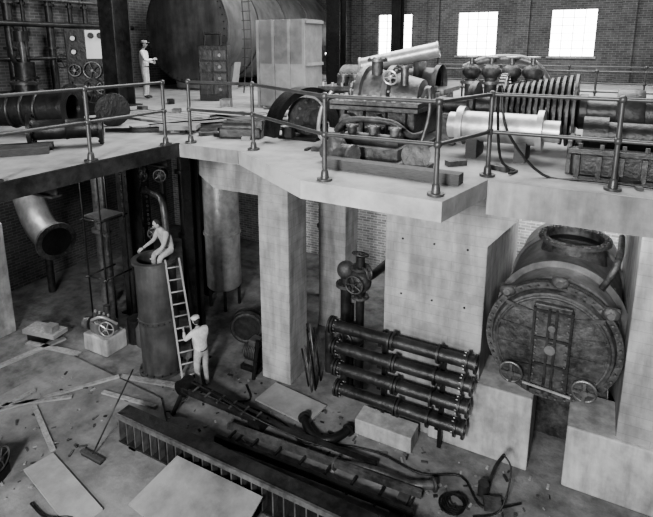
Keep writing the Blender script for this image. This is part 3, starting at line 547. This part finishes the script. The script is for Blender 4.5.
# ---------------------------------------------------------------- people
def skin(verts,edges,rad,roots,sub=2):
    bm=bmesh.new(); L=bm.verts.layers.skin.verify(); vs=[bm.verts.new(v) for v in verts]
    for a,c in edges: bm.edges.new((vs[a],vs[c]))
    for i,v in enumerate(vs): v[L].radius=(rad[i],rad[i]) if not isinstance(rad[i],tuple) else rad[i]; v[L].use_root=i in roots
    me=bpy.data.meshes.new('t'); bm.to_mesh(me); bm.free(); ob=bpy.data.objects.new('t',me); bpy.context.scene.collection.objects.link(ob)
    ob.modifiers.new('s','SKIN').use_smooth_shade=True
    m=ob.modifiers.new('u','SUBSURF'); m.levels=sub; m.render_levels=sub
    dg=bpy.context.evaluated_depsgraph_get(); dg.update(); r=bpy.data.meshes.new_from_object(ob.evaluated_get(dg)); bpy.data.objects.remove(ob); return r
def sdist(p,a,c):
    d=c-a; t=max(0,min(1,(p-a).dot(d)/max(d.length_squared,1e-9))); return (p-a-d*t).length
def human(name,base,yaw,pose,mats,hat=None,facedir=(0,1,0),K=1.05):
    J=dict(pel=(0,0,.95),spi=(0,0,1.12),che=(0,.01,1.32),nec=(0,0,1.48),hb=(0,.01,1.55),hd=(0,.03,1.64),
      sL=(-.18,0,1.41),eL=(-.25,-.02,1.13),wL=(-.26,.08,.89),sR=(.18,0,1.41),eR=(.25,-.02,1.13),wR=(.26,.08,.89),
      hL=(-.095,0,.88),kL=(-.11,.03,.49),aL=(-.11,-.02,.09),tL=(-.13,.15,.04),hR=(.095,0,.88),kR=(.11,.03,.49),aR=(.11,-.02,.09),tR=(.13,.15,.04))
    J.update(pose); R=Matrix.Rotation(math.radians(yaw),3,'Z'); base=V(base)
    W={k:base+R@V(v)*K for k,v in J.items()}
    ks=['pel','spi','che','nec','hb','sL','eL','wL','sR','eR','wR','hL','kL','aL','tL','hR','kR','aR','tR']
    rd=dict(pel=.135,spi=.13,che=.145,nec=.062,hb=.055,sL=.075,eL=.05,wL=.032,sR=.075,eR=.05,wR=.032,hL=.1,kL=.068,aL=.05,tL=.04,hR=.1,kR=.068,aR=.05,tR=.04)
    E=[('pel','spi'),('spi','che'),('che','nec'),('nec','hb'),('che','sL'),('sL','eL'),('eL','wL'),('che','sR'),('sR','eR'),('eR','wR'),('pel','hL'),('hL','kL'),('kL','aL'),('aL','tL'),('pel','hR'),('hR','kR'),('kR','aR'),('aR','tR')]
    sh,tr,fo=mats
    bm_={('pel','spi'):sh,('spi','che'):sh,('che','nec'):sh,('nec','hb'):SKIN,('eL','wL'):fo,('eR','wR'):fo,('aL','tL'):SHOE,('aR','tR'):SHOE}
    def mf(p):
        e=min(E,key=lambda e:sdist(p,W[e[0]],W[e[1]]))
        if e in bm_: return bm_[e]
        return sh if e[0] in('che','sL','sR') else tr
    b=B(name); b.addmesh(skin([W[k] for k in ks],[(ks.index(a),ks.index(c)) for a,c in E],[rd[k]*K for k in ks],{0}),mf)
    up=(W['spi']-W['pel']).normalized(); b.ring(W['pel'].lerp(W['spi'],.2),up,.135*K,.012,SHOE,20,6)
    for s,sg in(('L',-1),('R',1)):
        w=W['w'+s]; d=(w-W['e'+s]).normalized(); n=(R@V((-sg,.2,0))); n=(n-d*n.dot(d)).normalized(); sd=d.cross(n)*(1 if (d.cross(n)).dot(R@V((0,1,0)))>0 else -1)
        vs=[];es=[];rr=[];roots=set()
        for i,(ln,off) in enumerate(((.075,.03),(.085,.01),(.08,-.01),(.06,-.03))):
            o=len(vs); roots.add(o); k=w+d*.085+sd*off; 
            vs+=[w+sd*off*.5,k,k+d*ln*.45+n*.012,k+d*ln*.7+n*.035,k+d*ln*.75+n*.06]; rr+=[.016,.0125,.0095,.0085,.007]; es+=[(o+j,o+j+1) for j in range(4)]
        o=len(vs); roots.add(o); vs+=[w+d*.02+sd*.02,w+d*.045+sd*.05+n*.01,w+d*.075+sd*.062+n*.03]; rr+=[.015,.012,.009]; es+=[(o,o+1),(o+1,o+2)]
        b.addmesh(skin(vs,es,rr,roots,1),lambda p:SKIN)
    f=(R@V(facedir)).normalized(); u=(W['hd']-W['nec']).normalized(); u=(u-f*u.dot(f)).normalized() if abs(u.dot(f))<.95 else V((0,0,1)); sd=f.cross(u); c=W['hd']
    def dh(q):
        q=q.copy(); k=max(0,-q.z); q.x*=1-.28*k; q.y=q.y*(1-.15*k)+.08*k; return q
    b.ell(c,(sd*.076,f*.095,u*.118),SKIN,dh,20,14)
    b.ell(c-f*.022+u*.022,(sd*.081,f*.085,u*.107),HAIR,None,16,12)
    b.ell(c+f*.1-u*.015,(sd*.013,f*.02,u*.026),SKIN)
    for s in(-1,1): b.ell(c+sd*.078*s-u*.005,(sd*.012,f*.02,u*.032),SKIN); b.ell(c+sd*.03*s+f*.086+u*.012,(sd*.012,f*.009,u*.007),HAIR,None,8,6); b.ell(c+sd*.03*s+f*.089+u*.03,(sd*.018,f*.008,u*.005),HAIR,None,8,6)
    b.ell(c+f*.088-u*.055,(sd*.024,f*.01,u*.006),CLOTHD,None,8,6)
    if hat:
        b.lathe(c+u*.045,u,[(0,.1),(.05,.1),(.08,.075),(.09,.01)],hat,24); b.box(c+u*.055+f*.12,(.12,.08,.012),hat,(0,0,math.degrees(math.atan2(-f.x,f.y))))
    return b.fin()
human('worker_standing',(-13.1,12.2,DZ),-60,dict(eR=(.25,.1,1.16),wR=(.12,.3,1.2),eL=(-.25,.0,1.15),wL=(-.14,.22,1.1)),(WHT,CLOTH,WHT),CLOTHM)
human('worker_at_ladder',(-7.88,8.45,0),75,dict(che=(0,.05,1.3),nec=(0,.08,1.45),hb=(0,.1,1.5),hd=(0,.14,1.6),sL=(-.18,.05,1.39),sR=(.18,.05,1.39),eL=(-.24,.22,1.2),wL=(-.16,.4,1.3),eR=(.26,.15,1.15),wR=(.18,.36,1.12),tR=(.15,.17,.04),aL=(-.13,-.12,.09),tL=(-.15,.05,.04),kL=(-.13,0,.49)),(CLOTH,CLOTHM,CLOTH),CLOTH,(0,1,-.2),1.08)
human('worker_seated',(-9.2,8.95,2.1),165,dict(pel=(0,0,.95),spi=(0,.04,1.12),che=(0,.12,1.32),nec=(0,.2,1.48),hb=(0,.22,1.53),hd=(0,.27,1.62),sL=(-.18,.14,1.4),sR=(.18,.14,1.4),eL=(-.28,.3,1.18),wL=(-.26,.48,1.02),eR=(.3,.2,1.15),wR=(.42,.42,.98),
   hL=(-.1,.05,.96),hR=(.1,.05,.96),kL=(-.13,.32,.88),kR=(.13,.32,.88),aL=(-.12,.35,.48),aR=(.12,.35,.48),tL=(-.12,.47,.42),tR=(.12,.47,.42)),(CLOTHM,CLOTHM,CLOTHM),None,(.2,1,-.5),1.1)

# ---------------------------------------------------------------- light + camera
def area(n,loc,tgt,size,power):
    l=bpy.data.lights.new(n,'AREA'); l.energy=power; l.size=size; o=bpy.data.objects.new(n,l); o.location=loc
    o.rotation_euler=(V(tgt)-V(loc)).to_track_quat('-Z','Y').to_euler(); bpy.context.scene.collection.objects.link(o)
area('key_daylight',(-1,-6,9.5),(-4,9,2),1.6,2900)
area('fill_left',(-4,-5,5),(-11,8,1),2,800)  # unseen fill added to light the floor under the left deck
area('basement_fill_back',(-.4,15.2,5.6),(-.4,16.9,1.5),1.5,400)  # fill added to brighten the back basement wall, not a fitted lamp
area('basement_fill_mid',(-7,14.5,5.8),(-5.5,17,2),1.0,130)  # added fill for the gap between column and pier, no real fixture
area('condenser_fill',(.3,8.9,5.85),(0,11,3.6),.6,45)  # extra light added to lift the condenser body, stands for no fixture
area('basement_fill_side',(-14.0,7.9,5.8),(-13,10,1),1.5,170)  # added fill below the left deck, which would otherwise stay dark
area('hall_skylight',(-4,15,15.5),(-4,13,0),12,3700)
w=bpy.data.worlds.new('w'); bpy.context.scene.world=w; w.use_nodes=True; w.node_tree.nodes['Background'].inputs[0].default_value=(1,1,1,1); w.node_tree.nodes['Background'].inputs[1].default_value=.16
try: bpy.context.scene.view_settings.look='AgX - Medium High Contrast'
except Exception: pass
cd=bpy.data.cameras.new('camera'); cam=bpy.data.objects.new('camera',cd); bpy.context.scene.collection.objects.link(cam)
cam.location=(0,0,8.1); cam.rotation_euler=(math.radians(78),0,math.radians(28)); cd.sensor_width=36; cd.lens=28.67; cd.shift_y=-.156; cd.clip_end=200
bpy.context.scene.camera=cam
